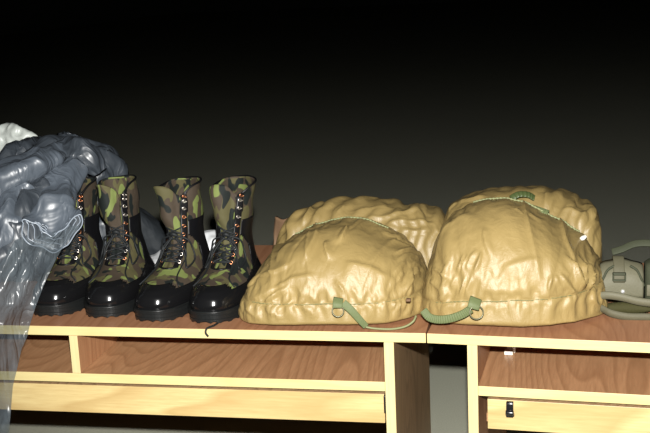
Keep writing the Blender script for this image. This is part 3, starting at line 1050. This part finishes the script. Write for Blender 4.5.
def strap_parts(bag, O, tabpx, ringpx, strap, cord, tabw, Y=0.003, strapw=0.016, ribs=40, rib=0.0012, wfun=None):
    a, b = at(*tabpx[0], Y) - O, at(*tabpx[1], Y - 0.012) - O
    obj('strap_tab', *ribbon([a, (a + b) / 2 + Vector((0, -0.004, 0)), b], tabw, FN, 10, 0.003), M['green'], bag)['label'] = 'green webbing tab'
    c = at(ringpx[0], ringpx[1], Y - 0.013) - O
    sq = torus(c, ringpx[2] / 560, 0.0013, FWD, 24, 6)
    obj('ring', *sq, M['ring'], bag)['label'] = 'olive metal ring'
    if strap:
        L = [at(x, y, yy) - O for x, y, yy in strap]
        obj('strap', *ribbon(L, strapw, FN, 120, 0.002, rib, ribs, wfun), M['green'], bag)['label'] = 'green webbing strap'
    if cord:
        L = [at(x, y, yy) - O for x, y, yy in cord]
        obj('cord', *tube(L, 0.0023, 80, 6, rfun=lambda t: 0.0021 + 0.0005 * math.cos(t * 250)), M['green_pale'], bag)['label'] = 'pale green cord'


strap_parts(bag1, O1, ((338.5, 298), (337.5, 308)), (338, 311, 5.8), [(343, 303, -0.004), (351, 310, -0.005), (360, 320, -0.001), (366, 326.5, 0.004)],
            [(364, 326.5, 0.008), (375, 328.5, 0.008), (392, 329, 0.008), (405, 326.5, 0.008), (413, 321.5, 0.010), (416, 316, 0.02)], 0.018, wfun=lambda u: 1.0 - 0.25 * u, strapw=0.015, rib=0.0004)
# dark puckered drawstring eyelet at the right end
o = at(408, 300, 0.010) - O1
obj('toggle', *join(box(o.x - 0.004, o.x + 0.005, o.y - 0.003, o.y + 0.008, o.z - 0.003, o.z + 0.002)), M['brownfab'], bag1, True, 0.002)['label'] = 'small brown toggle'

# ---- right bag
rnd = random.Random(12)
O2 = Vector((0.16, 0.2, TOP))
bag2 = thing('stuffed_bag', 'taller tan nylon bag on the right desk, green buckle on top, ribbed strap at left', 'bag', O2, 0, 'stuffed tan nylon bags')
ol = px_outline([(422, 300), (425, 280), (429, 262), (435, 245), (443, 228), (453, 214), (468, 206), (488, 202), (508, 202), (530, 207), (548, 214), (566, 225), (582, 238), (593, 252), (601, 268), (606, 290), (607, 302)], 0.185, O2)
yf = px_front([(418, 318), (428, 322), (445, 325), (480, 328.5), (520, 329.5), (550, 328.5), (575, 325), (595, 319), (612, 312)], O2)
yb = [(-0.2, 0.06), (0, 0.08), (0.2, 0.05)]
cr = []
for k in range(26):
    x = -0.15 + 0.30 * k / 25 + rnd.uniform(-0.006, 0.006); l = rnd.uniform(0.010, 0.028)
    cr.append((x, 0.045, x - rnd.uniform(-0.01, 0.015), 0.045 + l * rnd.choice((-0.8, 1)), 0.002, rnd.choice((-1, 1)) * rnd.uniform(0.001, 0.003)))
pix2 = [(472, 210, 434, 262, 0.013, 0.010), (455, 214, 430, 250, 0.006, -0.006), (483, 226, 492, 262, 0.004, 0.006), (481, 250, 472, 277, 0.0025, -0.007), (476, 248, 466, 274, 0.0022, 0.007), (469, 254, 461, 276, 0.002, 0.006), (463, 254, 455, 272, 0.002, -0.005), (472, 276, 464, 298, 0.0025, 0.006), (464, 276, 457, 298, 0.0022, -0.006), (456, 274, 450, 290, 0.002, 0.005), (448, 262, 444, 282, 0.0025, 0.005),
        (432, 268, 452, 282, 0.003, -0.005), (430, 280, 442, 292, 0.003, 0.005), (548, 292, 552, 274, 0.004, -0.006), (553, 276, 566, 292, 0.004, 0.004),
        (583, 294, 561, 253, 0.0028, 0.008), (584, 292, 571, 258, 0.0026, -0.008), (584, 291, 577, 254, 0.0024, 0.008), (585, 291, 584, 258, 0.0024, -0.007), (587, 292, 591, 262, 0.0024, 0.007), (589, 294, 598, 266, 0.0024, -0.007), (580, 296, 556, 270, 0.003, -0.006),
        (586, 296, 594, 316, 0.003, 0.006), (582, 297, 586, 318, 0.003, -0.005), (590, 298, 604, 308, 0.003, 0.006), (560, 302, 580, 318, 0.003, 0.004), (545, 306, 560, 320, 0.0035, -0.004), (500, 270, 545, 262, 0.012, -0.004), (476, 288, 540, 284, 0.010, 0.004), (528, 212, 545, 222, 0.004, 0.004), (512, 208, 524, 216, 0.003, -0.004), (440, 308, 470, 304, 0.003, 0.004), (436, 300, 452, 292, 0.003, 0.005)]
sz = seam_px([(422, 305), (470, 300), (500, 298), (560, 297), (607, 297)], 0.035, O2)
yf = [(a, b - 0.019) for a, b in yf]
V, F, P, al = lobe(ol, -0.015, yf, yb, [], 5.7, None, 190, 235, zc_f=0.15, amp=0.45, pix=pix2, O=O2, settle=dict(seam=sz, gx=0.004, gt=0.006, gseam=0.09, wid=0.017, bend=0.2, iters=200, corners=((0.145, 0.06, 0.05, 0.16), (-0.13, 0.08, 0.045, 0.16)), seed=8, hold=0.012))
obj('body', V, F, M['tan'], bag2)
ol2 = px_outline([(438, 245), (443, 222), (449, 206), (462, 197), (480, 192.5), (505, 190), (535, 188.5), (560, 190.5), (577, 195), (589, 203), (597, 216), (601, 232), (600, 250)], 0.32, O2)
yf2 = [(-0.2, 0.02), (0.2, 0.02)]; yb2 = [(-0.2, 0.21), (-0.1, 0.24), (0.1, 0.24), (0.25, 0.21)]
cr = rand_creases(rnd, 6, -0.14, 0.02, 0.26, 0.40, 35, 22, 0.04, 0.10, 0.002, 0.004, 0.003, 0.006)
cr += rand_creases(rnd, 7, -0.16, 0.16, 0.02, 0.17, 120, 25, 0.04, 0.09, 0.002, 0.0035, 0.003, 0.006)
V, F, P2, al = lobe(ol2, 0.12, yf2, yb2, [], 2.2, None, 130, 160, amp=0.6, settle=dict(top_pin=None, gx=0.012, gt=0.008, gseam=0.1, bend=0.25, out=0.005, inn=0.005, iters=160, seed=6, corners=((0.13, 0.15, 0.06, 0.15),)), pix=[(548, 192, 546, 212, 0.004, 0.008), (594, 210, 575, 232, 0.005, 0.009), (590, 202, 588, 228, 0.004, -0.008), (598, 222, 582, 236, 0.003, 0.008), (455, 204, 490, 196, 0.006, 0.006), (560, 210, 585, 216, 0.006, -0.006), (447, 212, 460, 200, 0.004, -0.006)], O=O2)
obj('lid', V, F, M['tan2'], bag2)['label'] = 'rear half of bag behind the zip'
crest_piping(P, -0.09, 0.115, 1.70, 1.60, 0.0022, 'zip_edge', M['green_pale'], bag2)
seam_piping(P, sz, bag2, -0.155, 0.15)
strap_parts(bag2, O2, ((476, 298), (473, 309)), (476.5, 312.5, 6.6), [(471, 309, -0.007), (462, 314.5, -0.008), (450, 318.5, -0.007), (438, 319.5, -0.004), (429, 317, 0.002), (424, 311, 0.016)],
            None, 0.021, strapw=0.0145, ribs=26, rib=0.0022)
# top buckle and short strap lying over the lid
a = [at(x, y, yy) - O2 for x, y, yy in [(511, 198.5, 0.245), (519, 194.5, 0.25), (528, 194.8, 0.255), (534, 198, 0.26)]]
obj('buckle', *ribbon(a, 0.013, FN + Vector((0, 0, 0.8)), 40, 0.003, 0.0012, 7), M['green_dark'], bag2)['label'] = 'dark green ladder buckle'
a = [at(x, y, yy) - O2 for x, y, yy in [(513, 203, 0.20), (525, 206, 0.20), (538, 209.5, 0.198), (548, 213, 0.19)]]
obj('strap', *ribbon(a, 0.012, FN + Vector((0, 0, 0.8)), 40, 0.003, 0.001, 12), M['green'], bag2)['label'] = 'green webbing over the zip'
o = at(583, 238, 0.155) - O2
obj('zip_pull', *tube([o + Vector((-0.006, 0, -0.003)), o, o + Vector((0.006, 0, 0.004))], 0.0035, 10, 8, rfun=lambda t: 0.002 + 0.0025 * math.sin(PI * t)), M['white_plastic'], bag2)['label'] = 'small white zip pull'


# ------------------------------------------------------------------ web belt with pouch, right edge
O3 = Vector((0.40, 0.15, TOP))
belt = thing('equipment_belt', 'grey green canvas belt and pouch with snap button, at right beside tan bag', 'belt', O3)


def slab(pts, Y0, Y1, O, nround=0.004):
    """solid with the given outline in a plane facing the camera, between two depths"""
    V = [at(x, y, Y0) - O for x, y in pts]
    n = len(V)
    V += [v + Vector((0, Y1 - Y0, 0)) for v in V]
    F = [tuple(range(n)), tuple(range(2 * n - 1, n - 1, -1))] + [(i, (i + 1) % n, n + (i + 1) % n, n + i)[::-1] for i in range(n)]
    return V, F


# pouch body: a bulging box with a domed top
Yp = 0.16
V = []
nu, nv = 30, 26
for i in range(nu):
    u = i / (nu - 1) * 2 - 1
    for j in range(nv * 2):
        s_ = j / (nv * 2) * 2 * PI
        c, s = math.cos(s_), math.sin(s_)
        hw = 0.036
        top = 0.092 - 0.018 * u * u * u * u - 0.008 * u * u
        zc = 0.045
        y = -math.copysign(abs(c) ** 0.45, c) * 0.026 * (1 - 0.35 * abs(u) ** 6)
        z = zc + math.copysign(abs(s) ** 0.55, s) * (top - zc if s > 0 else 0.018)
        z += 0.0015 * math.sin(u * 9) * (1 if s > 0 else 0)
        V.append((u * hw, y + 0.012 * max(0, (z - 0.05) / 0.04), z))
pc = at(621, 300, 0.17) - O3
Vp = [(v[0] + pc.x, v[1] + 0.025, v[2] - 0.004) for v in V]
F = grid_faces(nu, nv * 2, True)
F.append(tuple(range(nv * 2))[::-1]); F.append(tuple((nu - 1) * nv * 2 + j for j in range(nv * 2)))
pouch = obj('pouch', Vp, F, M['pouch'], belt)
px0 = pc.x
# flap across the top with straight lower edge
V = []
for i in range(24):
    u = i / 23 * 2 - 1
    for j, (y, z) in enumerate([(0.050, 0.070), (0.040, 0.088), (0.020, 0.0885), (0.006, 0.078), (-0.0015, 0.064), (-0.0035, 0.048), (-0.0035, 0.034), (-0.003, 0.027)]):
        sag = 0.010 * u * u * (1 if z > 0.06 else 0.1)
        V.append((px0 + u * 0.0375, y, z - sag + 0.001 * math.sin(u * 7 + j)))
fl_ = obj('flap', V, grid_faces(24, 8), M['pouch_pale'], pouch, True, 0, 0.0025)
fl_['label'] = 'paler front flap'
obj('snap_button', *tube([(px0 + 0.001, -0.0035, 0.039), (px0 + 0.001, -0.0085, 0.039)], 0.0042, 4, 16, rfun=lambda t: 0.0048 - 0.002 * t), M['snap'], pouch)['label'] = 'shiny metal snap'
st = [(px0 - 0.006, 0.045, 0.088), (px0 - 0.006, 0.022, 0.098), (px0 - 0.006, 0.002, 0.086), (px0 - 0.006, -0.008, 0.068), (px0 - 0.006, -0.009, 0.057)]
obj('closing_strap', *ribbon(st, 0.020, (0, -1, 0.4), 24, 0.003), M['pouch'], pouch)
obj('buckle', *join(box(px0 - 0.018, px0 + 0.006, -0.013, -0.006, 0.071, 0.076), box(px0 - 0.018, px0 + 0.006, -0.0135, -0.0065, 0.060, 0.0635), box(px0 - 0.018, px0 - 0.0155, -0.013, -0.0065, 0.060, 0.076), box(px0 + 0.0035, px0 + 0.006, -0.013, -0.0065, 0.060, 0.076)), M['pouch_dark'], pouch, True, 0.001)['label'] = 'dark square buckle'
for s in (-1, 1):
    q = [(px0 + s * 0.014, 0.002, 0.086), (px0 + s * 0.026, 0.0, 0.078), (px0 + s * 0.034, -0.002, 0.062), (px0 + s * 0.039, 0.0, 0.048)]
    obj('flap_seam', *tube(q, 0.0022, 20, 6), M['pouch_dark'], pouch)


def band(pts, height, Yth, mat, name, n=50, label=None):
    """upright webbing band through (x, y, z centre) points"""
    L = smoothline(pts, n)
    V = []
    for k, p in enumerate(L):
        for (dy, dz) in ((-Yth, -height / 2), (-Yth * 1.25, 0), (-Yth, height / 2), (0, height / 2), (0, -height / 2)):
            V.append((p.x, p.y + dy, p.z + dz))
    F = grid_faces(n, 5, True); F.append(tuple(range(5))[::-1]); F.append(tuple((n - 1) * 5 + j for j in range(5)))
    o = obj(name, V, F, mat, belt, True)
    if label:
        o['label'] = label
    return o


# lower webbing loops lying in front of the pouch
def b3(px_, py_, y):
    q = at(px_, py_, y) - O3
    return (q.x, q.y, max(q.z, 0.0))


band([b3(590, 297, 0.12), b3(606, 295, 0.112), b3(622, 297, 0.108), b3(638, 301, 0.106), b3(655, 303, 0.106), b3(690, 305, 0.11)], 0.014, 0.0025, M['pouch_pale'], 'belt_loop', 50)
band([b3(588, 306, 0.120), b3(601, 308, 0.112), b3(611, 313, 0.102), b3(628, 316.5, 0.098), b3(650, 317, 0.098), b3(690, 319, 0.1)], 0.014, 0.0025, M['pouch'], 'belt_loop', 50)
V = []
for i in range(40):
    u = i / 39
    for j in range(14):
        a = 2 * PI * j / 14
        r = 0.0115 * math.sin(PI * min(1, u * 1.4 + 0.12)) ** 0.4 if u < 0.63 else 0.0115
        V.append((-0.078 + 0.125 * u, -0.022 + 0.010 * math.cos(a), 0.0125 + r * math.sin(a) * 0.98 + 0.0012 * math.sin(i * 2.3 + j * 1.9)))
F = grid_faces(40, 14, True); F.append(tuple(range(14))[::-1]); F.append(tuple(39 * 14 + j for j in range(14)))
obj('rolled_netting', V, F, M['moss'], belt)['label'] = 'dark olive netting rolled inside the belt'
# strap rising to the right behind the pouch, and the next pouch cut by the frame
q = [b3(612, 252, 0.20), b3(622, 249, 0.20), b3(634, 244, 0.205), b3(648, 243, 0.205), b3(672, 246, 0.20)]
obj('shoulder_strap', *ribbon([(a, b, c) for a, b, c in q], 0.014, (-0.3, -1, 0.9), 30, 0.003), M['pouch_dark'], belt)
q2 = px0 + 0.081
V = []
for i in range(26):
    u = i / 25 * 2 - 1
    for j in range(40):
        a = 2 * PI * j / 40
        c, s = math.cos(a), math.sin(a)
        V.append((q2 + u * 0.038, 0.035 - math.copysign(abs(c) ** 0.5, c) * 0.030 * (1 - 0.3 * abs(u) ** 5), 0.045 + math.copysign(abs(s) ** 0.6, s) * (0.044 + (0.004 * (1 - u * u) if s > 0 else 0)) * (1 - 0.12 * abs(u) ** 4)))
F = grid_faces(26, 40, True); F.append(tuple(range(40))[::-1]); F.append(tuple(25 * 40 + j for j in range(40)))
p2 = obj('pouch', V, F, M['pouch_dark'], belt); p2['label'] = 'darker second pouch cut by the frame'
obj('flap', *box(q2 - 0.037, q2 + 0.037, 0.001, 0.0045, 0.028, 0.050), M['pouch_pale'], p2, True, 0.0015)


# ------------------------------------------------------------------ grey polythene bundle on the left
O4 = Vector((-0.84, 0.25, TOP))
plastic = thing('plastic_sheeting', 'crumpled grey polythene bundle at left, draped over the desk front', 'plastic sheet', O4)


def crumple(V, k1=14, a1=0.014, k2=38, a2=0.006, seed=0, stretch=(1, 1, 1), N=None):
    out = []
    V = np.asarray([tuple(v) for v in V])
    return V


def ridged(p, k, seed, st):
    q = (p[0] * k * st[0] + seed, p[1] * k * st[1] + seed * 0.7, p[2] * k * st[2])
    w = noise.noise(q)
    return 1 - 2.2 * abs(w)


def shaped_lobe(ox, Yc, yf, yb, seed, nx=150, na=170, k1=7, a1=0.028, k2=20, a2=0.006, st=(1, 1, 1), cre=None, ef=0.8, zc_f=0.33, settle=None):
    V, F, P, al = lobe(ox, Yc, yf, yb, cre or [], seed, None, nx, na, zc_f=zc_f, amp=0.3, ef=ef, settle=settle)
    c = P.mean(axis=(0, 1))
    du = np.gradient(P, axis=0); dv = np.roll(P, -1, 1) - np.roll(P, 1, 1)
    N = np.cross(dv, du); N /= (np.linalg.norm(N, axis=2, keepdims=True) + 1e-12)
    if ((P - c) * N).sum() < 0:
        N = -N
    for i in range(nx):
        for j in range(na):
            p = P[i, j]
            d = (ridged(p, k1, seed, st) - 0.4) * a1 + (ridged(p, k2, seed + 5, st) - 0.4) * a2
            lo = min(1, max(0.1, p[2] / 0.03))
            P[i, j] = p + N[i, j] * d * lo
    P[:, :, 2] = np.maximum(P[:, :, 2], 0.0008)
    return P.reshape(-1, 3), F, P


rnd = random.Random(3)
ol = px_outline([(-75, 190), (-60, 165), (-30, 166), (0, 157), (20, 153), (40, 147), (58, 136), (72, 138), (84, 143), (96, 152), (105, 163), (112, 180), (116, 215)], 0.40, O4)
V, F, P = shaped_lobe(ol, 0.15, [(-0.4, -0.02), (0.0, 0.0), (0.045, 0.095), (0.4, 0.11)], [(-0.4, 0.28), (0.4, 0.28)], 4.4,
                      k1=5, a1=0.02, k2=20, a2=0.0015, settle=dict(top_pin=None, gx=0.09, gt=0.07, bend=0.22, out=0.03, inn=0.02, iters=220, seed=4, cell=3),
                      cre=rand_creases(rnd, 26, -0.2, 0.3, 0.02, 0.5, 60, 30, 0.10, 0.25, 0.006, 0.014, 0.008, 0.02))
obj('bundle', V, F, M['poly'], plastic)['label'] = 'crumpled grey polythene heap'

# rolled folds: tubes of layered sheet running down and forward
def roll(axis, radii, name, mat, seed, squash=0.75, n=70, seg=56, layers=True):
    L = smoothline(axis, n)
    V = []
    prev = None
    for k, p in enumerate(L):
        a = L[max(k - 1, 0)]; b = L[min(k + 1, n - 1)]
        t = (b - a).normalized()
        s = t.cross(Vector((0, -0.5, 1))).normalized(); w = s.cross(t)
        u = k / (n - 1)
        R = float(np.interp(u, [q[0] for q in radii], [q[1] for q in radii]))
        for j in range(seg):
            an = 2 * PI * j / seg
            q = p + s * math.cos(an) * R + w * math.sin(an) * R * squash
            nrm = (s * math.cos(an) + w * math.sin(an))
            d = (ridged(q, 16, seed, (1, 1, 1)) - 0.4) * 0.010 + 0.004 * math.sin(an * 3 + u * 5 + seed) + (ridged(q, 45, seed + 2, (1, 1, 1)) - 0.4) * 0.0012
            V.append(q + nrm * d)
    F = grid_faces(n, seg, True)
    F.append(tuple(range(seg)))
    o = obj(name, V, F, mat, plastic, True)
    if layers:   # the edges of the folded layers at the open end
        parts = []
        base = L[-1]; t = (L[-1] - L[-3]).normalized()
        s = t.cross(Vector((0, -0.5, 1))).normalized(); w = s.cross(t)
        R = radii[-1][1]
        for q, f in enumerate((1.0, 0.82, 0.64, 0.45, 0.28)):
            ring = []
            for j in range(28):
                an = 2 * PI * j / 28
                wob = 1 + 0.10 * math.sin(an * 3 + q * 1.3 + seed) + 0.06 * math.sin(an * 7 + q * 2)
                ring.append(base + s * math.cos(an) * R * f * wob + w * math.sin(an) * R * squash * f * wob + t * (0.004 - 0.010 * (1 - f)))
            parts.append(tube(ring, 0.0013, 0, 5, True))
        obj('sheet_edges', *join(*parts), M['poly_edge'], o)['label'] = 'pale folded edges at the open end'
        # closing disc a little inside
        ctr = base - t * 0.008
        Vd = [ctr] + [base + (s * math.cos(2 * PI * j / seg) + w * math.sin(2 * PI * j / seg) * squash) * R * 1.0 - t * 0.004 for j in range(seg)]
        obj('inner_layers', Vd, [(0, 1 + j, 1 + (j + 1) % seg) for j in range(seg)], M['poly'], o)
    return o


A = lambda x, y, Y: at(x, y, Y) - O4
endpx = [(22, 221), (30, 221), (38, 226), (45, 233), (53, 236), (61, 231), (70, 222), (80, 213), (82, 220), (76, 233), (68, 245), (56, 251), (42, 248), (28, 243), (23, 233)]
ring0 = smoothline([A(x, y, 0.085 + 0.0006 * (x - 50)) for x, y in endpx + endpx[:1]], 73)[:-1]
c0 = sum(ring0, Vector()) / len(ring0)
axis = smoothline([c0, A(53, 212, 0.13), A(57, 190, 0.19), A(68, 168, 0.26)], 60)
V = []
for k, cc in enumerate(axis):
    u = k / 59
    for j, p in enumerate(ring0):
        an = 2 * PI * j / len(ring0)
        ell = Vector((-0.050 * math.cos(an), -0.012 * math.sin(an), 0.034 * math.sin(an)))
        bl = min(1, u * 2.6); bl = bl * bl * (3 - 2 * bl)
        q = cc + (p - c0) * (1 - bl) + ell * bl * (1.0 - 0.22 * u)
        q = q + ell.normalized() * ((ridged(q, 12, 1.3, (1, 1, 0.5)) - 0.4) * 0.010 * bl + 0.003 * math.sin(an * 5 + u * 4) * bl + (ridged(q, 32, 4.3, (1, 1, 0.6)) - 0.4) * 0.002)
        V.append(q)
F = grid_faces(60, 72, True); F.append(tuple(59 * 72 + j for j in range(72)))
rl = obj('rolled_fold', V, F, M['poly_roll'], plastic)
rl['label'] = 'fat rolled fold with open end'
parts = []
for q, f in enumerate((1.0, 0.86, 0.70, 0.5)):
    ring = [c0 + (p - c0) * (f + 0.05 * math.sin(j * 0.5 + q)) + Vector((0, 0.004 * q, 0.002 * math.sin(j * 0.9 + q * 2))) for j, p in enumerate(ring0)]
    parts.append(tube(ring, 0.0014 if q == 0 else 0.001, 0, 5, True))
obj('sheet_edges', *join(*parts), M['poly_edge'], rl)['label'] = 'pale folded edges at the open end'
V = [c0 + Vector((0, 0.02, 0))] + [c0 + (p - c0) * 0.98 + Vector((0, 0.004, 0)) for p in ring0]
obj('inner_layers', V, [(0, 1 + j, 1 + (j + 1) % 72) for j in range(72)], M['poly'], rl)
roll([A(70, 150, 0.30), A(45, 160, 0.22), A(15, 172, 0.15), A(-20, 190, 0.12)], [(0, 0.02), (0.4, 0.035), (1, 0.04)], 'fold', M['poly_roll'], 4.3, 0.7, layers=False)
roll([A(60, 175, 0.26), A(35, 200, 0.16), A(12, 228, 0.10), A(-15, 260, 0.07)], [(0, 0.03), (0.4, 0.045), (1, 0.05)], 'fold', M['poly'], 7.3, 0.7, layers=False)
roll([A(20, 190, 0.16), A(5, 220, 0.10), A(-15, 250, 0.07), A(-30, 290, 0.05)], [(0, 0.04), (0.4, 0.045), (1, 0.045)], 'fold', M['poly_roll'], 2.3, 0.7, layers=False)
roll([A(62, 143, 0.30), A(72, 148, 0.28), A(86, 152, 0.27), A(100, 172, 0.28)], [(0, 0.012), (0.4, 0.02), (1, 0.02)], 'fold', M['poly'], 12.3, 0.7, layers=False)

# the clear sheet hanging over the front of the desk
rb = [(228, 78), (244, 64), (262, 54), (283, 44), (308, 34.5), (325, 29), (338, 26), (350, 20.5), (370, 16), (386, 12), (410, 10), (433, 8), (470, 5)]
V = []
nr, nc = 130, 90
for i in range(nr):
    py = 226 + (470 - 226) * i / (nr - 1)
    xr = np.interp(py, [r[0] for r in rb], [r[1] for r in rb])
    xl = -75
    yb_ = np.interp(py, [226, 250, 280, 305, 322, 340, 470], [0.115, 0.070, 0.042, 0.020, -0.012, -0.022, -0.028])
    for j in range(nc):
        v = j / (nc - 1)
        x = xl + (xr - xl) * v
        # streaming folds converge towards the upper right
        s1 = (x - (0.45 * (433 - py))) / 9.0
        fold = 0.006 * math.sin(s1 + 1.2 * math.sin(py / 37)) + 0.0035 * math.sin(s1 * 2.3 + py / 25) + 0.003 * noise.noise((x / 6, py / 30, 3.1))
        q = at(x, py, yb_ - 0.009 + (fold if py < 318 else fold * 1.0) - (0.006 if py < 330 else 0))
        lift = 0.0
        if v > 0.93:
            q.y += 0.004 * (v - 0.93) / 0.07
        V.append(q - O4)
obj('draped_sheet', V, grid_faces(nr, nc), M['poly_sheet'], plastic)['label'] = 'see-through sheet hanging over the desk edge'

# low fold running on behind the boots, their shadow put into its colour
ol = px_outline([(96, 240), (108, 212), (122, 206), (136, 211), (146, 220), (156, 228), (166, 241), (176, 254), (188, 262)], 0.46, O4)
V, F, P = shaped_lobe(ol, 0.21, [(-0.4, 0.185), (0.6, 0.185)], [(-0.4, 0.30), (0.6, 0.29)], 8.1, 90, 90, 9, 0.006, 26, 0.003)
obj('shaded_fold', V, F, M['poly_shaded'], plastic)['label'] = 'low fold behind the boots, coloured dark for their shadow'

# ------------------------------------------------------------------ white cloth behind the boots
O5 = Vector((-0.54, 0.39, TOP))
ol = px_outline([(120, 288), (130, 275), (142, 264), (152, 257), (160, 252), (168, 248), (180, 241), (195, 235), (206, 232), (217, 232), (226, 236), (231, 255)], 0.40, O5)
V, F, P = shaped_lobe(ol, 0.01, [(-0.4, -0.085), (0.6, -0.045)], [(-0.4, 0.04), (0.6, 0.04)], 3.7, 110, 90, 9, 0.006, 30, 0.003)
tag(obj('folded_cloth', V, F, M['white_cloth']), 'white folded cloth lying behind the two right boots', 'cloth')
bpy.data.objects['folded_cloth'].location = O5

# white crumpled wrapping at the far left top, behind the polythene
O6 = Vector((-1.02, 0.59, TOP))
ol = px_outline([(-60, 150), (-40, 134), (-20, 128), (0, 128), (10, 130), (20, 133), (25, 136), (29, 140), (33, 146)], 0.56, O6)
V, F, P = shaped_lobe(ol, 0.0, [(-0.6, -0.035), (0.6, -0.03)], [(-0.6, 0.05), (0.6, 0.05)], 6.7, 140, 110, 14, 0.012, 40, 0.007)
w = tag(obj('crumpled_wrapping', V, F, M['wrap']), 'white crumpled wrapping standing behind the grey polythene, far left', 'wrapping')
w.location = O6
